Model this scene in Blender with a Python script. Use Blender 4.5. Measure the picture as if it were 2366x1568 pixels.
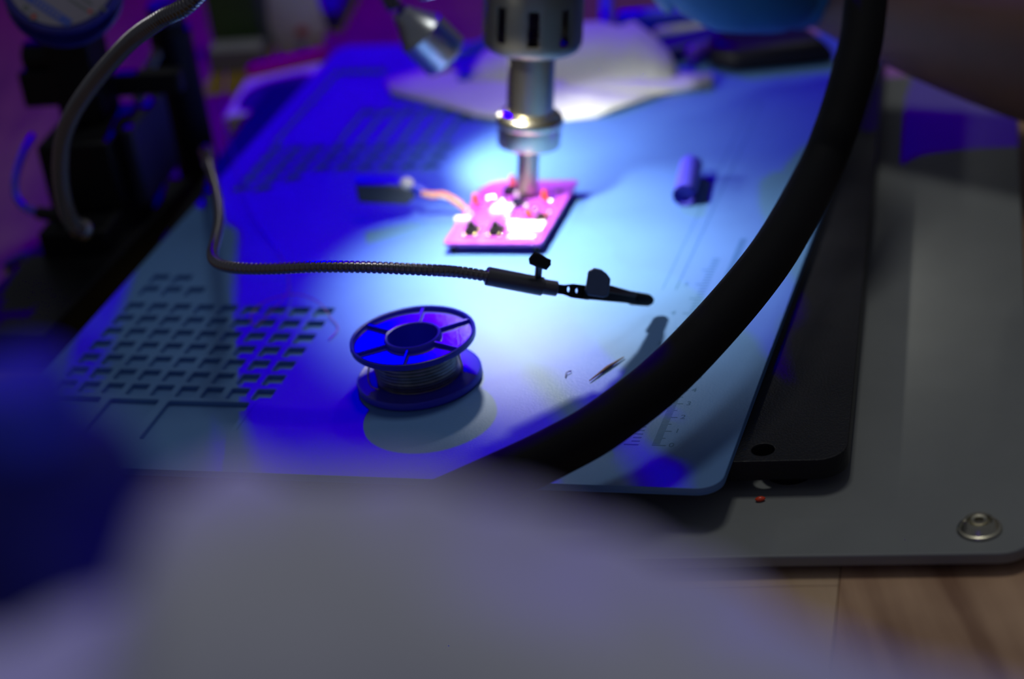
import bpy, bmesh, math, random
from mathutils import Vector, Matrix, Quaternion
random.seed(7)
for o in list(bpy.data.objects): bpy.data.objects.remove(o)
SC = bpy.context.scene
COL = SC.collection

# ------------------------------------------------------------------ camera
FPX, CX, CY = 5264.0, 1183.0, 784.0            # focal length in pixels of the 2366 x 1568 frame
PITCH, ROLL = math.radians(27.37), math.radians(-8.63)
ZM = 0.024                                      # height of the mat's upper face over the table top
CAM = Vector((0, 0, ZM + 0.42))
FWD = Vector((0, math.cos(PITCH), -math.sin(PITCH)))
_r = Vector((1, 0, 0)); _u = _r.cross(FWD)
RGT = _r * math.cos(ROLL) + _u * math.sin(ROLL)
UPV = -_r * math.sin(ROLL) + _u * math.cos(ROLL)
cd = bpy.data.cameras.new('camera'); cam = bpy.data.objects.new('camera', cd); COL.objects.link(cam)
cam.matrix_world = Matrix(((RGT.x, UPV.x, -FWD.x, CAM.x), (RGT.y, UPV.y, -FWD.y, CAM.y), (RGT.z, UPV.z, -FWD.z, CAM.z), (0, 0, 0, 1)))
cd.sensor_width = 36.0; cd.sensor_fit = 'HORIZONTAL'; cd.lens = FPX * 36.0 / 2366.0
cd.clip_start = 0.02; cd.clip_end = 30
cd.dof.use_dof = True; cd.dof.focus_distance = 0.835; cd.dof.aperture_fstop = 4.9; cd.dof.aperture_blades = 0
SC.camera = cam

def ray(x, y): return FWD + RGT * ((x - CX) / FPX) - UPV * ((y - CY) / FPX)
def at(x, y, h=0.0):                            # point of the ray through a pixel at height h over the mat
    v = ray(x, y); return CAM + v * ((ZM + h - CAM.z) / v.z)
def pd(x, y, d): return CAM + ray(x, y) * d     # point at depth d
def depth(P): return (P - CAM).dot(FWD)

# ------------------------------------------------------------------ world and lights
w = bpy.data.worlds.new('room'); SC.world = w; w.use_nodes = True
bg = w.node_tree.nodes['Background']; bg.inputs[0].default_value = (0.84, 0.90, 1.12, 1); bg.inputs[1].default_value = 0.068
def light(name, kind, loc, energy, color, target=None, **kw):
    d = bpy.data.lights.new(name, kind); d.energy = energy; d.color = color
    for k, v in kw.items(): setattr(d, k, v)
    o = bpy.data.objects.new(name, d); COL.objects.link(o); o.location = loc
    if target is not None: o.rotation_euler = (Vector(target) - Vector(loc)).to_track_quat('-Z', 'Y').to_euler()
    return o
bl = light('blue_lamp', 'POINT', (-0.115, 1.66, 0.595), 20.0, (1, 1, 1), shadow_soft_size=0.012).data
bl.use_nodes = True; _n = bl.node_tree.nodes; _l = bl.node_tree.links; _e = _n['Emission']; _e.inputs['Strength'].default_value = 1.0
_c = _n.new('ShaderNodeCombineXYZ')                     # narrow-band blue LED: outside the sRGB gamut, hence a negative green share
for k_, v_ in enumerate((-0.03, -0.16, 1.0)): _c.inputs[k_].default_value = v_
_l.new(_c.outputs[0], _e.inputs['Color'])
light('ceiling_lamp', 'AREA', (0.22, 1.18, 1.75), 4.2, (0.97, 0.99, 0.94), target=(0.1, 0.8, 0), size=0.34)
SC.view_settings.view_transform = 'Standard'; SC.view_settings.look = 'None'
SC.view_settings.exposure = 0.0; SC.view_settings.gamma = 1.0; SC.view_settings.use_curve_mapping = False

# ------------------------------------------------------------------ materials
MATS = {}
def mat(name, col, rough=0.5, metal=0.0, var=0.08, scale=40.0, bump=0.0, bscale=300.0, emit=0.0, trans=0.0, coat=0.0, spec=None):
    if name in MATS: return MATS[name]
    m = bpy.data.materials.new(name); m.use_nodes = True; nt = m.node_tree; N = nt.nodes; L = nt.links
    b = N['Principled BSDF']
    b.inputs['Roughness'].default_value = rough; b.inputs['Metallic'].default_value = metal
    if spec is not None: b.inputs['Specular IOR Level'].default_value = spec
    if coat: b.inputs['Coat Weight'].default_value = coat
    if trans: b.inputs['Transmission Weight'].default_value = trans
    tc = N.new('ShaderNodeTexCoord'); no = N.new('ShaderNodeTexNoise'); no.inputs['Scale'].default_value = scale; no.inputs['Detail'].default_value = 4
    L.new(tc.outputs['Object'], no.inputs['Vector'])
    rp = N.new('ShaderNodeValToRGB')
    rp.color_ramp.elements[0].position = 0.3; rp.color_ramp.elements[1].position = 0.7
    rp.color_ramp.elements[0].color = tuple(max(0, c * (1 - var)) for c in col) + (1,)
    rp.color_ramp.elements[1].color = tuple(min(1, c * (1 + var)) for c in col) + (1,)
    L.new(no.outputs['Fac'], rp.inputs['Fac']); L.new(rp.outputs['Color'], b.inputs['Base Color'])
    if bump:
        n2 = N.new('ShaderNodeTexNoise'); n2.inputs['Scale'].default_value = bscale; n2.inputs['Detail'].default_value = 3
        L.new(tc.outputs['Object'], n2.inputs['Vector'])
        bp = N.new('ShaderNodeBump'); bp.inputs['Strength'].default_value = bump; bp.inputs['Distance'].default_value = 0.001
        L.new(n2.outputs['Fac'], bp.inputs['Height']); L.new(bp.outputs['Normal'], b.inputs['Normal'])
    if emit:
        b.inputs['Emission Color'].default_value = tuple(col) + (1,); b.inputs['Emission Strength'].default_value = emit
    MATS[name] = m; return m
def wood(name, c1, c2, seed):
    m = bpy.data.materials.new(name); m.use_nodes = True; nt = m.node_tree; N = nt.nodes; L = nt.links; b = N['Principled BSDF']
    b.inputs['Roughness'].default_value = 0.5
    tc = N.new('ShaderNodeTexCoord'); mp = N.new('ShaderNodeMapping'); mp.inputs['Scale'].default_value = (60, 3, 60); mp.inputs['Location'].default_value = (seed * 3.1, seed * 1.7, 0)
    n1 = N.new('ShaderNodeTexNoise'); n1.inputs['Scale'].default_value = 1.0; n1.inputs['Detail'].default_value = 6; n1.inputs['Distortion'].default_value = 0.6
    L.new(tc.outputs['Object'], mp.inputs['Vector']); L.new(mp.outputs['Vector'], n1.inputs['Vector'])
    n2 = N.new('ShaderNodeTexNoise'); n2.inputs['Scale'].default_value = 14.0; n2.inputs['Detail'].default_value = 3
    mp2 = N.new('ShaderNodeMapping'); mp2.inputs['Location'].default_value = (seed, seed, 0); L.new(tc.outputs['Object'], mp2.inputs['Vector']); L.new(mp2.outputs['Vector'], n2.inputs['Vector'])
    ad = N.new('ShaderNodeMath'); ad.operation = 'MULTIPLY_ADD'; ad.inputs[1].default_value = 0.55
    mu = N.new('ShaderNodeMath'); mu.operation = 'MULTIPLY'; mu.inputs[1].default_value = 0.5
    L.new(n2.outputs['Fac'], mu.inputs[0]); L.new(n1.outputs['Fac'], ad.inputs[0]); L.new(mu.outputs[0], ad.inputs[2])
    rp = N.new('ShaderNodeValToRGB'); rp.color_ramp.elements[0].position = 0.4; rp.color_ramp.elements[1].position = 0.64
    rp.color_ramp.elements[0].color = c2 + (1,); rp.color_ramp.elements[1].color = c1 + (1,)
    L.new(ad.outputs[0], rp.inputs['Fac']); L.new(rp.outputs['Color'], b.inputs['Base Color'])
    return m

M_MAT = mat('blue silicone', (0.085, 0.215, 0.50), 0.52, var=0.05, scale=30, bump=0.12, bscale=1100, spec=0.6)
M_PRINT = mat('printed dark blue', (0.02, 0.11, 0.26), 0.5)
M_BLACK = mat('black painted metal', (0.006, 0.006, 0.008), 0.42, spec=0.2, var=0.15, bump=0.15, bscale=1500)
M_BLACKP = mat('black plastic', (0.006, 0.006, 0.008), 0.5, bump=0.1, spec=0.25)
M_SLAB = mat('black anodised slab', (0.012, 0.012, 0.015), 0.40, spec=0.25, var=0.2, bump=0.3, bscale=1200)
M_PLATE = mat('pale grey painted plate', (0.21, 0.22, 0.22), 0.5, var=0.04, bump=0.05)
M_RUBBER = mat('black rubber', (0.006, 0.006, 0.008), 0.75, bump=0.2, bscale=2000, spec=0.14)
M_CHROME = mat('chrome', (0.60, 0.56, 0.42), 0.27, 1.0, var=0.04)
M_STEEL = mat('satin steel', (0.46, 0.43, 0.34), 0.36, 1.0, var=0.06)
M_BRUSH = mat('brushed grey collar', (0.22, 0.21, 0.17), 0.42, 0.85, var=0.06)
M_HEAD = mat('lamp head aluminium', (0.5, 0.52, 0.54), 0.3, 1.0)
M_GOOSE = mat('gooseneck metal', (0.20, 0.19, 0.20), 0.24, 1.0, var=0.05)
M_GOOSED = mat('dark gooseneck metal', (0.26, 0.24, 0.25), 0.28, 1.0, var=0.05)
M_GUN = mat('gunmetal', (0.13, 0.13, 0.15), 0.4, 0.8)
M_SPOOL = mat('blue spool plastic', (0.025, 0.025, 0.6), 0.34, var=0.05, bump=0.08, bscale=800)
M_SOLDER = mat('solder wire', (0.34, 0.33, 0.31), 0.33, 1.0, var=0.2, scale=300)
M_PCB = mat('purple solder mask', (0.38, 0.065, 0.54), 0.28, var=0.1, scale=500)
M_GOLD = mat('gold pads', (0.75, 0.6, 0.28), 0.25, 1.0)
M_TIN = mat('tinned metal', (0.8, 0.8, 0.8), 0.2, 1.0)
M_RED = mat('red component', (0.9, 0.07, 0.02), 0.3)
M_WHITEP = mat('white plastic', (0.8, 0.8, 0.78), 0.4)
M_ORANGE = mat('orange insulation', (0.8, 0.25, 0.12), 0.4)
M_PAPER = mat('white paper', (0.74, 0.74, 0.70), 0.8, var=0.03, bump=0.1, bscale=200)
M_CLOTH = mat('pale cloth', (0.68, 0.68, 0.80), 0.9, var=0.04)
M_BLUEP = mat('bright blue plastic', (0.03, 0.05, 0.8), 0.4)
M_BLUETUBE = mat('blue tube plastic', (0.10, 0.10, 0.75), 0.35)
M_DKBLUE = mat('dark blue plastic', (0.015, 0.02, 0.16), 0.5)
M_GLOVE = mat('teal nitrile glove', (0.012, 0.12, 0.25), 0.55, var=0.08, bump=0.3, bscale=250)
M_SKIN = mat('skin', (0.17, 0.085, 0.06), 0.6, var=0.08)
M_GREEN = mat('dark green card', (0.07, 0.16, 0.03), 0.6)
M_REDCARD = mat('red card', (0.55, 0.02, 0.08), 0.5)
M_INK = mat('dark violet print', (0.05, 0.02, 0.12), 0.4)
M_LABEL = mat('label paper', (0.22, 0.20, 0.26), 0.6)
M_RIM = mat('navy spool plastic', (0.012, 0.012, 0.22), 0.4)
M_COPPER = mat('enamelled copper', (0.55, 0.32, 0.25), 0.35, 0.7)
M_BROWN = mat('brown sliver', (0.16, 0.09, 0.04), 0.6)
M_LED = mat('glowing led lens', (1.0, 1.0, 0.97), 0.3, emit=30.0, var=0.0)
M_GREYP = mat('grey plastic', (0.25, 0.25, 0.28), 0.5)
M_DOTGREY = mat('grey print', (0.12, 0.13, 0.14), 0.5)
M_DOTRED = mat('red print', (0.5, 0.04, 0.05), 0.5)
M_DOTBLUE = mat('blue print', (0.03, 0.07, 0.4), 0.5)
M_DOTYEL = mat('ochre print', (0.45, 0.35, 0.12), 0.5)

# ------------------------------------------------------------------ building helpers
def frame(axis, up=None):
    z = axis.normalized(); ref = up if up is not None else (Vector((0, 0, 1)) if abs(z.z) < 0.9 else Vector((1, 0, 0)))
    x = ref.cross(z)
    if x.length < 1e-6: x = Vector((1, 0, 0)).cross(z)
    x.normalize(); y = z.cross(x)
    return x, y, z
def rotm(x, y, z): return Matrix(((x.x, y.x, z.x), (x.y, y.y, z.y), (x.z, y.z, z.z)))
def smooth_path(pts, n=8):
    P = [Vector(p) for p in pts]; out = []
    for i in range(len(P) - 1):
        p0 = P[max(0, i - 1)]; p1 = P[i]; p2 = P[i + 1]; p3 = P[min(len(P) - 1, i + 2)]
        for k in range(n):
            t = k / n
            out.append(0.5 * ((2 * p1) + (p2 - p0) * t + (2 * p0 - 5 * p1 + 4 * p2 - p3) * t * t + (3 * p1 - p0 - 3 * p2 + p3) * t ** 3))
    out.append(P[-1]); return out
def resample(P, step):
    out = [P[0].copy()]; acc = 0.0
    for a, b in zip(P, P[1:]):
        L = (b - a).length; t = step - acc
        while t <= L:
            out.append(a + (b - a) * (t / L)); t += step
        acc = (acc + L) % step
    return out
class MB:
    def __init__(s): s.v = []; s.f = []
    def add(s, vs, fs):
        n = len(s.v); s.v += [Vector(v) for v in vs]; s.f += [tuple(i + n for i in f) for f in fs]; return s
    def box(s, c, size, rot=None, taper=1.0):
        a, b, d = (q / 2 for q in size); vs = []
        for z in (-1, 1):
            k = taper if z > 0 else 1.0
            for (x, y) in ((-1, -1), (1, -1), (1, 1), (-1, 1)):
                p = Vector((x * a * k, y * b * k, z * d)); vs.append(Vector(c) + (rot @ p if rot else p))
        return s.add(vs, [(3, 2, 1, 0), (4, 5, 6, 7), (0, 1, 5, 4), (1, 2, 6, 5), (2, 3, 7, 6), (3, 0, 4, 7)])
    def tube(s, path, rad, seg=12, cap=True, flat=1.0):
        P = [Vector(p) for p in path]; R = rad if isinstance(rad, (list, tuple)) else [rad] * len(P)
        t = (P[1] - P[0]).normalized(); x, y, _ = frame(t); vs = []; fs = []
        for i, p in enumerate(P):
            tn = ((P[min(i + 1, len(P) - 1)] - P[max(i - 1, 0)])).normalized()
            q = t.rotation_difference(tn); x = q @ x; y = q @ y; t = tn
            for k in range(seg):
                a = 2 * math.pi * k / seg; vs.append(p + (x * math.cos(a) + y * math.sin(a) * flat) * R[i])
        for i in range(len(P) - 1):
            for k in range(seg):
                fs.append((i * seg + k, i * seg + (k + 1) % seg, (i + 1) * seg + (k + 1) % seg, (i + 1) * seg + k))
        if cap:
            fs.append(tuple(range(seg - 1, -1, -1))); fs.append(tuple((len(P) - 1) * seg + k for k in range(seg)))
        return s.add(vs, fs)
    def lathe(s, prof, base, axis=Vector((0, 0, 1)), seg=40, closed=False, up=None):
        x, y, z = frame(axis, up); n = len(prof); vs = []; fs = []
        for k in range(seg):
            a = 2 * math.pi * k / seg; d = x * math.cos(a) + y * math.sin(a)
            for (r, h) in prof: vs.append(Vector(base) + d * r + z * h)
        m = n if closed else n - 1
        for k in range(seg):
            k2 = (k + 1) % seg
            for i in range(m):
                j = (i + 1) % n; fs.append((k * n + i, k2 * n + i, k2 * n + j, k * n + j))
        return s.add(vs, fs)
    def prism(s, poly, z0, z1):
        n = len(poly); vs = [Vector((p[0], p[1], z0)) for p in poly] + [Vector((p[0], p[1], z1)) for p in poly]
        return s.add(vs, [tuple(range(n - 1, -1, -1)), tuple(range(n, 2 * n))] + [(i, (i + 1) % n, n + (i + 1) % n, n + i) for i in range(n)])
    def ball(s, c, r, seg=10, rings=6, sc=(1, 1, 1), rot=None):
        vs = []; fs = []; c = Vector(c)
        for i in range(rings + 1):
            th = math.pi * i / rings
            for k in range(seg):
                ph = 2 * math.pi * k / seg
                p = Vector((math.sin(th) * math.cos(ph) * r * sc[0], math.sin(th) * math.sin(ph) * r * sc[1], math.cos(th) * r * sc[2]))
                vs.append(c + (rot @ p if rot else p))
        for i in range(rings):
            for k in range(seg):
                fs.append((i * seg + k, (i + 1) * seg + k, (i + 1) * seg + (k + 1) % seg, i * seg + (k + 1) % seg))
        return s.add(vs, fs)
    def grid(s, rows):
        n = len(rows[0]); vs = [p for r in rows for p in r]
        return s.add(vs, [(i * n + k, i * n + k + 1, (i + 1) * n + k + 1, (i + 1) * n + k) for i in range(len(rows) - 1) for k in range(n - 1)])
def world_loc(o):
    p = Vector((0, 0, 0))
    while o: p += o.location; o = o.parent
    return p
def build(name, mb, material, parent=None, origin=None, smooth=True, bevel=0.0, solid=0.0, fix=True, segs=2):
    me = bpy.data.meshes.new(name)
    if origin is None: origin = world_loc(parent) if parent else Vector((0, 0, 0))
    origin = Vector(origin)
    me.from_pydata([v - origin for v in mb.v], [], mb.f)
    bm = bmesh.new(); bm.from_mesh(me); bmesh.ops.remove_doubles(bm, verts=bm.verts, dist=1e-7)
    if fix: bmesh.ops.recalc_face_normals(bm, faces=bm.faces)
    bm.to_mesh(me); bm.free()
    if smooth:
        me.polygons.foreach_set('use_smooth', [True] * len(me.polygons))
        me.set_sharp_from_angle(angle=math.radians(38))
    me.materials.append(material)
    o = bpy.data.objects.new(name, me); COL.objects.link(o)
    if parent: o.parent = parent; o.location = origin - world_loc(parent)
    else: o.location = origin
    if solid:
        md = o.modifiers.new('thickness', 'SOLIDIFY'); md.thickness = solid; md.offset = 0
    if bevel:
        md = o.modifiers.new('edge', 'BEVEL'); md.width = bevel; md.segments = segs; md.limit_method = 'ANGLE'; md.angle_limit = math.radians(40)
    return o
def tag(o, label, cat, group=None):
    o['label'] = label; o['category'] = cat
    if group: o['group'] = group
    return o
def struct(o): o['kind'] = 'structure'; return o
def thing(name, loc, label, cat, group=None):
    o = bpy.data.objects.new(name, None); COL.objects.link(o); o.location = loc; o.empty_display_size = 0.01
    return tag(o, label, cat, group)
def plate2d(name, outlines, z0, z1, material, parent=None, bevel=0.0, xf=None, origin=None):
    """flat sheet with holes: first outline is the border"""
    cu = bpy.data.curves.new(name, 'CURVE'); cu.dimensions = '2D'; cu.fill_mode = 'BOTH'
    for poly in outlines:
        sp = cu.splines.new('POLY'); sp.points.add(len(poly) - 1); sp.use_cyclic_u = True
        for p, q in zip(sp.points, poly): p.co = (q[0], q[1], 0, 1)
    hh = (z1 - z0) / 2
    cu.extrude = hh - bevel; cu.bevel_depth = bevel; cu.bevel_resolution = 2; cu.offset = -bevel
    tmp = bpy.data.objects.new(name, cu); COL.objects.link(tmp)
    me = bpy.data.meshes.new_from_object(tmp); bpy.data.objects.remove(tmp)
    o_ = Vector(origin) if origin is not None else (world_loc(parent) if parent else Vector((0, 0, 0)))
    for v in me.vertices:
        p = Vector((v.co.x, v.co.y, v.co.z + (z0 + z1) / 2)); v.co = (xf @ p if xf else p) - o_
    bm = bmesh.new(); bm.from_mesh(me); bmesh.ops.remove_doubles(bm, verts=bm.verts, dist=1e-6); bmesh.ops.recalc_face_normals(bm, faces=bm.faces); bm.to_mesh(me); bm.free()
    me.materials.clear(); me.materials.append(material)
    o = bpy.data.objects.new(name, me); COL.objects.link(o)
    if parent: o.parent = parent
    else: o.location = o_
    return o
def rrect(x0, y0, x1, y1, r, n=6):
    out = []
    for (cx, cy, a0) in ((x1 - r, y1 - r, 0), (x0 + r, y1 - r, 90), (x0 + r, y0 + r, 180), (x1 - r, y0 + r, 270)):
        for k in range(n + 1):
            a = math.radians(a0 + 90 * k / n); out.append((cx + r * math.cos(a), cy + r * math.sin(a)))
    return out
def join_mesh(objs):
    """append the meshes of objs[1:] into objs[0]"""
    bm = bmesh.new()
    for o in objs: bm.from_mesh(o.data)
    bm.to_mesh(objs[0].data); bm.free()
    for o in objs[1:]: bpy.data.objects.remove(o)
    return objs[0]
def skinned(name, chains, material, parent, sub=2):
    """chains: lists of (point, rx, ry); a chain may start with an int index of an earlier vertex"""
    org = world_loc(parent); vs = []; es = []; rad = []
    for ch in chains:
        prev = None
        for it in ch:
            if isinstance(it, int): prev = it; continue
            vs.append(Vector(it[0]) - org); rad.append((it[1], it[2])); i = len(vs) - 1
            if prev is not None: es.append((prev, i))
            prev = i
    me = bpy.data.meshes.new(name); me.from_pydata(vs, es, [])
    o = bpy.data.objects.new(name, me); COL.objects.link(o)
    md = o.modifiers.new('skin', 'SKIN'); md.use_smooth_shade = True
    for i, r in enumerate(rad): me.skin_vertices[0].data[i].radius = r
    me.skin_vertices[0].data[0].use_root = True
    sb = o.modifiers.new('sub', 'SUBSURF'); sb.levels = sub; sb.render_levels = sub
    dg = bpy.context.evaluated_depsgraph_get(); dg.update()
    m2 = bpy.data.meshes.new_from_object(o.evaluated_get(dg)); bpy.data.objects.remove(o)
    m2.polygons.foreach_set('use_smooth', [True] * len(m2.polygons)); m2.materials.clear(); m2.materials.append(material)
    o = bpy.data.objects.new(name, m2); COL.objects.link(o); o.parent = parent
    return o
def ridged(path, r, pitch, depth_, per=6):
    P = resample(path, pitch / per); R = []
    for i in range(len(P)):
        ph = (i % per) / per
        R.append(r - (depth_ if ph < 0.2 else 0.0))
    return P, R

# ------------------------------------------------------------------ room and workbench
AZ_S = math.radians(14.2)                        # heading of slab, plate and bench planks
SX = Vector((math.cos(AZ_S), -math.sin(AZ_S), 0)); SY = Vector((math.sin(AZ_S), math.cos(AZ_S), 0))
ROT_S = Matrix.Rotation(-AZ_S, 3, 'Z')
struct(build('floor', MB().box((0, 0.8, -0.79), (5, 5, 0.06)), mat('grey floor', (0.2, 0.19, 0.18), 0.6)))
bench_c = Vector((0.0, 0.95, 0.0))
bench = thing('workbench', bench_c, 'brown wooden workbench top of wide planks under everything else', 'table')
PW = 0.095; NPL = 17
woods = [wood('plank wood %s' % k, c1, c2, i * 2.3) for i, (k, c1, c2) in enumerate((
    ('tan', (0.34, 0.25, 0.03), (0.21, 0.14, 0.015)), ('red', (0.30, 0.20, 0.025), (0.19, 0.11, 0.012)),
    ('pale', (0.72, 0.50, 0.32), (0.55, 0.36, 0.21)), ('brown', (0.68, 0.42, 0.25), (0.30, 0.15, 0.08))))]
joint = at(1937, 1365, -ZM); jx = (joint - bench_c).dot(SX)        # the joint seen at the lower right
for i in range(-9, 9):
    x0 = jx + i * PW
    for j, (y0, y1) in enumerate(((-0.75, -0.18 + 0.11 * math.sin(i * 2.1)), (-0.18 + 0.11 * math.sin(i * 2.1), 0.95))):
        mb = MB().box(bench_c + SX * (x0 + PW / 2) + SY * ((y0 + y1) / 2) + Vector((0, 0, -0.02)), (PW - 0.0002, y1 - y0 - 0.0002, 0.04), ROT_S)
        wm = woods[3] if i == 0 else woods[2] if i == -1 else woods[(i * 5 + j * 3) % 2]
        build('plank', mb, wm, bench, bevel=0.0003)
for sx in (-0.75, 0.75):
    for sy in (-0.65, 0.85):
        build('leg', MB().box(bench_c + SX * sx + SY * sy + Vector((0, 0, -0.40)), (0.07, 0.07, 0.72), ROT_S), woods[1], bench, bevel=0.003)

# ------------------------------------------------------------------ plate, slab, mat
pl_nr = at(2392, 1277, -0.016); pl_o = Vector((pl_nr.x, pl_nr.y, 0))
XF_P = lambda o: Matrix.Translation(o) @ ROT_S.to_4x4()
plate = thing('base_plate', pl_o, 'pale grey metal plate under the black slab, lower right', 'plate')
plate2d('sheet', [rrect(-0.36, 0, 0, 0.43, 0.012)], 0.0035, 0.008, M_PLATE, plate, 0.0008, XF_P(pl_o))
for (x, y) in ((-0.03, 0.04), (-0.33, 0.04), (-0.03, 0.39), (-0.33, 0.39)):
    build('foot', MB().lathe([(0, 0), (0.009, 0), (0.009, 0.0036), (0, 0.0036)], pl_o + SX * x + SY * y, seg=20), M_RUBBER, plate)
sl_r = at(1958, 1045, -0.003); sl_f = at(1911, 1060, -0.003)
sl_o = Vector((0, 0, 0)) + SX * sl_r.dot(SX) + SY * (sl_f.dot(SY) - 0.0005); sl_o.z = 0.008
hole = at(1763, 1038, -0.003); hx, hy = (hole - sl_o).dot(SX), (hole - sl_o).dot(SY)
SLW = 0.326
slab = thing('base_slab', sl_o, 'black metal slab with a round hole beneath the blue mat', 'slab')
circ = [(hx + 0.0042 * math.cos(a * math.pi / 16), hy + 0.0042 * math.sin(a * math.pi / 16)) for a in range(32)]
plate2d('body', [rrect(-SLW, 0, 0, 0.40, 0.011), circ], 0.005, 0.013, M_SLAB, slab, 0.0004, Matrix.Translation(sl_o) @ ROT_S.to_4x4())
for (x, y) in ((-0.022, 0.013), (-SLW + 0.03, 0.03), (-0.022, 0.37), (-SLW + 0.03, 0.37)):
    build('foot', MB().lathe([(0, 0), (0.0085, 0), (0.0105, 0.0052), (0, 0.0052)], sl_o + SX * x + SY * y, seg=24), M_RUBBER, slab)

AZ_M = math.radians(20.0); ROT_M = Matrix.Rotation(-AZ_M, 3, 'Z')
MX = Vector((math.cos(AZ_M), -math.sin(AZ_M), 0)); MY = Vector((math.sin(AZ_M), math.cos(AZ_M), 0))
mat_o = at(1662, 1130); mat_o.z = ZM
XF_M = Matrix.Translation(mat_o) @ ROT_M.to_4x4()
def mm(x, y, z=0.0): return mat_o + MX * (x / 1000) + MY * (y / 1000) + Vector((0, 0, z / 1000))
def mloc(P): d = P - mat_o; return d.dot(MX) * 1000, d.dot(MY) * 1000
cells = []
def cell(x0, y0, x1, y1, r=0.7): cells.append([(x / 1000, y / 1000) for x, y in rrect(x0, y0, x1, y1, r, 2)])
CP = 11.2; RP = 11.5
def skew(x): return -(x + 199) * 0.036          # rows lean a little against the mat's edge
def row(top, ncol, first=0, h=8.8):
    for k in range(first, first + ncol):
        x0 = -289.2 + k * CP; y = top + skew(x0)
        cell(x0, y - h, x0 + 8.2, y)
row(159.0 - 1.2, 2); row(146.6, 3)
for k in range(7): row(131.0 - k * RP, 9)
for x0, x1 in ((-289.2, -264), (-260, -238.0), (-234, -198.5)): cell(x0, 50.6 + skew(x0) * 0.6 - 30, x1, 50.6 + skew(x0) * 0.6, 1.2)
row2 = 251.0
for k, ncol in enumerate((2, 3, 9, 9, 9)):
    for c in range(ncol):
        x0 = -287.6 + c * 11.0; cell(x0, row2 - 4 + k * 11.3, x0 + 8.2, row2 + 4.6 + k * 11.3)
for c in range(3, 9):
    x0 = -287.6 + c * 11.0; cell(x0, row2 + 53, x0 + 8.2, row2 + 95)
cell(-289, row2 + 53, -259, row2 + 150, 1.5)
mat_thing = thing('soldering_mat', mat_o - Vector((0, 0, 0.003)), 'blue silicone soldering mat with rows of recessed compartments', 'mat')
border = [(x / 1000, y / 1000) for x, y in rrect(-300, 0, 0, 436, 9, 8)]
top = plate2d('mat_sheet', [border] + cells, -0.0023, 0.0, M_MAT, mat_thing, 0.00022, XF_M)
bot = plate2d('mat_back', [border], -0.003, -0.0023, M_MAT, mat_thing, 0.0002, XF_M)
top = join_mesh([top, bot])
pr = MB()
def pbox(x0, y0, x1, y1):
    pr.add([mm(x0, y0, 0.04), mm(x1, y0, 0.04), mm(x1, y1, 0.04), mm(x0, y1, 0.04)], [(0, 1, 2, 3)])
for k in range(60):
    L = 5.5 if k % 5 == 0 else 2.6
    pbox(-36.2 - L + (0 if k % 5 else 0.6), 27.6 + k * 2.54, -35.6, 28.4 + k * 2.54)
for k in range(170):
    L = 5.2 if k % 10 == 0 else 4.0 if k % 5 == 0 else 2.8
    pbox(-30.6, 27.8 + k, -30.6 + L, 28.3 + k)
pbox(-54.2, 150, -53.9, 345); pbox(-48.6, 150, -48.2, 345); pbox(-54.2, 345, -48.2, 345.4)
pbox(-196, 30, -195.7, 52)
build('ruler_lines', pr, M_PRINT, mat_thing, smooth=False, fix=False)['kind'] = 'stuff'
def mat_text(txt, x, y, size, name='ruler_number'):
    cu = bpy.data.curves.new(name, 'FONT'); cu.body = txt; cu.size = size / 1000; cu.align_x = 'CENTER'; cu.align_y = 'CENTER'
    t = bpy.data.objects.new(name, cu); COL.objects.link(t); me = bpy.data.meshes.new_from_object(t); bpy.data.objects.remove(t)
    org = world_loc(mat_thing)
    for v in me.vertices: v.co = (XF_M @ Vector((v.co.x + x / 1000, v.co.y + y / 1000, 0.00005))) - org
    me.materials.clear(); me.materials.append(M_PRINT)
    o = bpy.data.objects.new(name, me); COL.objects.link(o); o.parent = mat_thing
for k in range(16): mat_text(str(k), -23.4, 28.4 + 10 * k, 4.2)
for k in range(6): mat_text(str(k), -45.0, 28.2 + 25.4 * k, 4.2)

# ------------------------------------------------------------------ screw on the plate, small scraps
sc_p = at(2263, 1222, -0.016); sc_p.z = 0.008
scw = thing('cup_washer_screw', sc_p, 'shiny steel cup washer with socket screw on the pale plate', 'screw')
build('washer', MB().lathe([(0.0, 0.0), (0.0074, 0.0), (0.0077, 0.0005), (0.0074, 0.001), (0.0066, 0.0012), (0.0058, 0.0026), (0.0050, 0.0038), (0.0044, 0.0042), (0.0039, 0.0038), (0.0036, 0.0028), (0, 0.0026)], sc_p, seg=48), M_CHROME, scw)
build('screw_head', MB().lathe([(0.0016, 0.0016), (0.0016, 0.0040), (0.0028, 0.0042), (0.0031, 0.0036), (0.0031, 0.0026), (0, 0.0026), (0, 0.0016)], sc_p, seg=32), M_STEEL, scw)
sp = at(1757, 1157, -0.016); sp.z = 0.008
tag(build('red_scrap', MB().ball(sp + Vector((0, 0, 0.0009)), 0.0014, 8, 5, (1.4, 0.8, 0.65)), M_RED, origin=sp), 'tiny red plastic scrap on the plate before the black slab', 'scrap')
a, b = at(1362, 883), at(1442, 828); mid = (a + b) / 2
sl = MB().tube([a + Vector((0, 0, .0007)), mid + Vector((0.0004, 0.001, .0008)), b + Vector((0, 0, .0007))], [0.0002, 0.0007, 0.0002], 8)
tag(build('wood_sliver', sl, M_BROWN, origin=Vector((mid.x, mid.y, ZM))), 'thin brown sliver lying on the mat left of the black hose', 'scrap')
cp = smooth_path([at(1307, 872, .0003), at(1308, 862, .0006), at(1314, 858, .0008), at(1320, 857, .0004)], 5)
tag(build('hair_curl', MB().tube(cp, 0.00022, 6), M_BLACKP, origin=Vector((cp[0].x, cp[0].y, ZM))), 'tiny dark wire curl on the brightly lit mat', 'scrap')

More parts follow.
